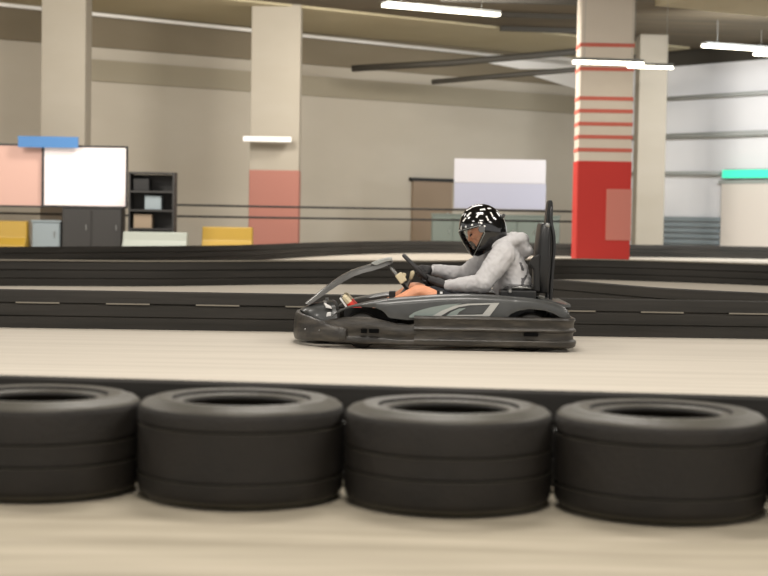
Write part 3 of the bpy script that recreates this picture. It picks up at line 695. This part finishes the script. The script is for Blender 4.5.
# hood lying round the neck, its peak behind
ring = [(.79, -.075, .72, .03), (.86, -.125, .745, .042), (.93, -.12, .765, .048), (.985, -.06, .768, .052), (1.0, 0, .768, .054), (.985, .06, .768, .052), (.93, .12, .765, .048), (.86, .125, .745, .042), (.79, .075, .72, .03)]
chain(bm, [(V(a, b, c), r) for a, b, c, r in ring])
hull_pts(bm, [(V(.93, -.07, .77), .055), (V(.93, .07, .77), .055), (V(.985, 0, .76), (.055, .1, .055)), (V(1.062, 0, .672), (.024, .08, .02)), (V(.98, 0, .66), .05)])
bm = fuse(bm, .0085, 5, wrinkle)
SF = F / (YC - .2)
for f in bm.faces:
    c = f.calc_center_median()
    if c.y < YC:
        px = 384 + c.x * F / c.y; py = 215 + (px - 384) * .0175 + (HC - c.z) * F / c.y
        if (abs((px - 520.5) + (py - 264) * -.35) < 1.3 and 262.5 < py < 271) or (abs(px - 527 + (py - 274) * .5) < 1.2 and 264 < py < 286 and py > 275) or (abs(px - 522.5) < 1.2 and 278 < py < 285): f.material_index = 1
obj('hoodie', bm, ['hoodie', 'print'], drv, smooth=True)
for Wp, E in ((WRn, ELn), (WRf, ELf)):
    d = (Wp - E).normalized(); bm = bmesh.new(); tube(bm, [Wp - d * .03, Wp - d * .015, Wp + d * .012], [.045, .042, .038], 16); obj('cuff', bm, 'hoodie', drv, smooth=True, auto=50)
# shorts
bm = bmesh.new()
hull_pts(bm, [(V(.9, -.08, .2), .13), (V(.9, .08, .2), .13)])
for A, B in ((HPn, KNn), (HPf, KNf)): chain(bm, [(A, .105), (A.lerp(B, .72) + Vector((0, 0, .0)), .082)])
bm = fuse(bm, .012, 3, lambda c: noise.noise(c * 14) * .006); obj('shorts', bm, 'shorts', drv, smooth=True)
# gloves: palm, four unequal curled fingers and a thumb round the rim
def glove(Wp, th, s, E):
    P = rimp(th); t = (rimp(th + .01) - rimp(th - .01)).normalized(); f = (P - Wp); f -= t * f.dot(t) * .6; f.normalize()
    u = f.cross(t).normalized()
    if u.z < 0: u = -u
    bm = bmesh.new()
    K = P - f * .03
    hull_pts(bm, [(Wp, .03), (Wp.lerp(K, .5) + u * .006, .036)])
    hull_pts(bm, [(Wp.lerp(K, .4) + u * .006, .033), (K + t * .032 + u * .014, .018), (K - t * .032 + u * .012, .016), (K + t * .03 - u * .004, .014), (K - t * .03 - u * .004, .014)])
    for o_, ln in ((-.033, .84), (-.011, .97), (.011, 1.0), (.033, .92)):
        c = P + t * o_
        chain(bm, [(K + t * o_ + u * .014, .0125), (c + u * .029 * ln + f * .004, .0115), (c + f * .03 * ln + u * .008, .0105), (c + f * .018 * ln - u * .022, .0098), (c - f * .006 - u * .024 * ln, .009)])
    q = t * (.05 * s)
    chain(bm, [(Wp.lerp(K, .5) + t * (.022 * s), .016), (K + q * .9 - u * .006, .0135), (P + q - u * .02, .0115), (P + q * .8 - u * .026 + f * .02, .010)])
    d = (Wp - E).normalized(); hull_pts(bm, [(Wp, .029), (Wp - d * .006, .031)])
    bm = fuse(bm, .0038, 2)
    return obj('glove', bm, 'glove', drv, smooth=True)
glove(WRn + Vector((-.02, 0, .004)), -.62, 1, ELn)
glove(WRf + Vector((-.022, 0, 0)), 1.25, -1, ELf)
# shoes
for A, lab in ((ANn, 1), (ANf, 0)):
    a0 = A + Vector((.045, 0, -.055)); toe = at(343.5, 295, YC - .17); toe = Vector((toe.x, A.y, toe.z))
    bm = bmesh.new(); d = (toe - a0).normalized(); up = Vector((d.z, 0, -d.x))
    hull_pts(bm, [(a0 + up * .012, (.034, .034, .034)), (a0.lerp(toe, .55), (.03, .042, .03))]); hull_pts(bm, [(a0.lerp(toe, .5), (.03, .042, .03)), (toe - d * .02, (.022, .038, .022))]); hull_pts(bm, [(a0 + up * .03, .035), (A, .042)])
    bm = fuse(bm, .006, 3)
    for f in bm.faces:
        c = f.calc_center_median(); q = (c - a0).dot(d)
        if q > (toe - a0).length * .78: f.material_index = 1
    sh = obj('shoe', bm, ['red', 'cream_plastic'], drv, smooth=True)
    bm = bmesh.new(); o2 = -up * .034
    loft(bm, [[a0 + o2 - d * .03 + Vector((0, w, 0)), a0.lerp(toe, .5) + o2 * .95 + Vector((0, w * 1.15, 0)), toe + o2 * .75 + Vector((0, w, 0)), toe + o2 * 1.1 + Vector((0, w, 0)), a0.lerp(toe, .5) + o2 * 1.3 + Vector((0, w * 1.15, 0)), a0 + o2 * 1.35 - d * .03 + Vector((0, w, 0))] for w in (-.036, .036)])
    obj('sole', bm, 'white', sh, bevel=.004)
# helmet
def hr(az, el, k=1.0):
    d = Vector((-math.cos(el) * math.cos(az), -math.cos(el) * math.sin(az), math.sin(el)))
    a = .167 if d.x < 0 else .170
    c = .184 if d.z > 0 else .204
    r_ = 1 / math.sqrt((d.x / a) ** 2 + (d.y / .130) ** 2 + (d.z / c) ** 2)
    chin = math.exp(-((el + math.radians(42)) / .33) ** 2) * max(0, math.cos(az)) ** .8 * .024
    p = d * ((r_ + chin) * k)
    fl_ = -.162 if d.x < 0 else -.142
    if p.z < fl_: p.z = fl_ + (p.z - fl_) * .12
    return p
def port(az, el):
    a = abs(math.degrees(az)); e = math.degrees(el)
    if a > 82: return False
    t = a / 82
    return (-40 + 30 * t ** 2) < e < (20 - 9 * t ** 3)
marks = [  # azimuth, elevation, half length, half width, turn
    (62, 58, 10, 3.2, 30), (38, 48, 9, 2.6, 35), (95, 44, 9, 3, 25), (20, 30, 7, 2.4, 70), (40, 28, 4, 3, 0), (62, 27, 4, 3, 20), (128, 50, 9, 3, -35), (118, 22, 3, 10, -10), (138, 24, 3, 8, -20), (10, 62, 9, 3, 20), (75, 76, 16, 2.5, 10), (8, 22, 3, 6, 0), (150, 40, 7, 2.4, -30), (84, 14, 3, 3, 0), (92, 20, 4, 5, 30), (97, 6, 3, 4, -20), (86, 24, 3, 2, 0)]
NA, NE = 192, 110
bm = bmesh.new(); grid = []
for j in range(NE + 1):
    el = -PI / 2 + PI * j / NE
    grid.append([bm.verts.new(HM @ hr(2 * PI * i / NA, el)) for i in range(NA)])
for j in range(NE):
    el = -PI / 2 + PI * (j + .5) / NE
    for i in range(NA):
        az = 2 * PI * (i + .5) / NA
        if az > PI: az -= 2 * PI
        if port(az, el): continue
        f = bm.faces.new((grid[j][i], grid[j][(i + 1) % NA], grid[j + 1][(i + 1) % NA], grid[j + 1][i]))
        A_ = abs(math.degrees(az)); E_ = math.degrees(el)
        for (ma, me_, hl, hw, tn) in marks:
            dx = (A_ - ma) * math.cos(el); dy = E_ - me_; c, s = math.cos(math.radians(tn)), math.sin(math.radians(tn))
            if abs(dx * c + dy * s) < hl * .72 and abs(-dx * s + dy * c) < hw * .8: f.material_index = 1
bmesh.ops.remove_doubles(bm, verts=bm.verts, dist=.0002)
bmesh.ops.delete(bm, geom=[v for v in bm.verts if not v.link_faces], context='VERTS')
hel = obj('helmet', bm, ['shiny_black', 'white'], drv, smooth=True)
so = hel.modifiers.new('s', 'SOLIDIFY'); so.thickness = .012; so.offset = -1
# the visor
bm = bmesh.new(); rows = []
for j in range(17):
    row = []
    for i in range(41):
        az = math.radians(-87 + 174 * i / 40); t = abs(az) / math.radians(87); e0 = -42 + 29 * t ** 2; e1 = 23 - 10 * t ** 3
        el = math.radians(e0 + (e1 - e0) * j / 16); row.append(HM @ hr(az, el, 1.03))
    rows.append(row)
loft(bm, rows, closed=False, cap=False)
vis = obj('visor', bm, 'visor_glass', hel, smooth=True)
so = vis.modifiers.new('s', 'SOLIDIFY'); so.thickness = .0025; so.offset = 1
edge = [rows[0][i] for i in range(41)] + [rows[j][40] for j in range(1, 17)] + [rows[16][i] for i in range(39, -1, -1)] + [rows[j][0] for j in range(15, 0, -1)]
bm = bmesh.new(); tube(bm, edge, .0028, 6, closed=True); obj('visor_edge_glint', bm, 'pipe', vis, smooth=True)  # light grey rim: highlight along the visor's edge put into colour
for s in (-1, 1):
    bm = bmesh.new(); c = hr(s * math.radians(84), math.radians(2), 1.03); M = HM @ Matrix.Translation(c) @ Matrix.Rotation(PI / 2, 4, 'X')
    bmesh.ops.create_cone(bm, segments=20, radius1=.024, radius2=.024, depth=.012, cap_ends=True, matrix=M); obj('visor_pivot', bm, 'panel_grey', hel, smooth=True, auto=40)
bm = bmesh.new(); hull_pts(bm, [(HM @ hr(PI - .35, .05, 1.03), .014), (HM @ hr(PI + .35, .05, 1.03), .014), (HM @ hr(PI, .05, 1.05), .016)]); obj('rear_vent', bm, 'black', hel, smooth=True)
bm = bmesh.new(); tube(bm, [HM @ Vector((.0, -.085, -.13)), HM @ Vector((-.02, -.05, -.165)), HM @ Vector((-.02, .05, -.165)), HM @ Vector((0, .085, -.13))], .006, 6); obj('chin_strap', bm, 'black_matte', hel, smooth=True)

# ------------------------------------------------------------------ lamps and added wall fill
def area(loc, sx, sy, W, col=(1, .93, .82), rot=(0, 0, 0), name='lamp_and_fill_light'):
    l = bpy.data.lights.new(name, 'AREA'); l.shape = 'RECTANGLE'; l.size = sx; l.size_y = sy; l.energy = W; l.color = col
    o = bpy.data.objects.new(name, l); o.location = loc; o.rotation_euler = rot; COL.objects.link(o); return o
def lamp(p0, p1, Y0, Y1, label, w=.22, power=140):
    A = at(*p0, Y0); B = at(*p1, Y1); z = (A.z + B.z) / 2; A.z = B.z = z; m = (A + B) / 2
    t = empty('ceiling_lamp', m); tag(t, label, 'lamp', 'long ceiling lamps')
    bm = bmesh.new(); bar(bm, A + Vector((0, 0, .05)), B + Vector((0, 0, .05)), w + .06, .06); obj('housing', bm, 'pipe', t)
    bm = bmesh.new(); bar(bm, A, B, w, .06); obj('light_tube', bm, 'lamp', t)
    for q in (.15, .85):
        c = A.lerp(B, q); bm = bmesh.new(); tube(bm, [(c.x, c.y, z + .081), (c.x, c.y, ZC - .01)], .004, 6); obj('hanger', bm, 'pipe', t)
lamp((384, 7), (498, 13), 37.2, 38.6, 'long bright ceiling lamp at top centre above the kart')
lamp((574, 61.5), (642, 64), 32.8, 33.0, 'lamp hanging across the striped column')
lamp((628, 66.3), (673, 67.6), 33.2, 33.3, 'thin short lamp hanging just right of the striped column', w=.05)
lamp((704, 46), (790, 51), 41, 42, 'bright ceiling lamp above the right wall pipes')
lamp((754, 54.5), (800, 56), 43, 43.4, 'small thin ceiling lamp at the right edge, below a bigger one', w=.08)
WH = (1, .95, .88)
for y, p in ((2, 250), (8.5, 300), (15.5, 190), (22.5, 140)):
    for x in (-7, 0, 7):
        area((x, y, ZC - .1), 2.4, 1.2, p, WH)
for (x, y) in ((-15, 22), (-10, 28), (-4, 32), (1, 35.5)):  # added unseen wall washers, without fixtures, to brighten the left wall
    area((x, y, ZC - .5), 3.0, 1.0, 520, WH, (math.radians(52), 0, math.radians(-15)))
area((9, 38, ZC - 1.0), 3.0, 1.0, 600, (.96, .98, 1), (math.radians(58), 0, math.radians(-15)))  # this and the next are added too, to brighten the right wall
area((14, 30, ZC - .8), 3.0, 1.0, 600, (.96, .98, 1), (math.radians(58), 0, math.radians(-15)))
w = bpy.data.worlds.new('world'); S.world = w; w.use_nodes = True
w.node_tree.nodes['Background'].inputs[0].default_value = (.95, .93, .9, 1); w.node_tree.nodes['Background'].inputs[1].default_value = 1.0
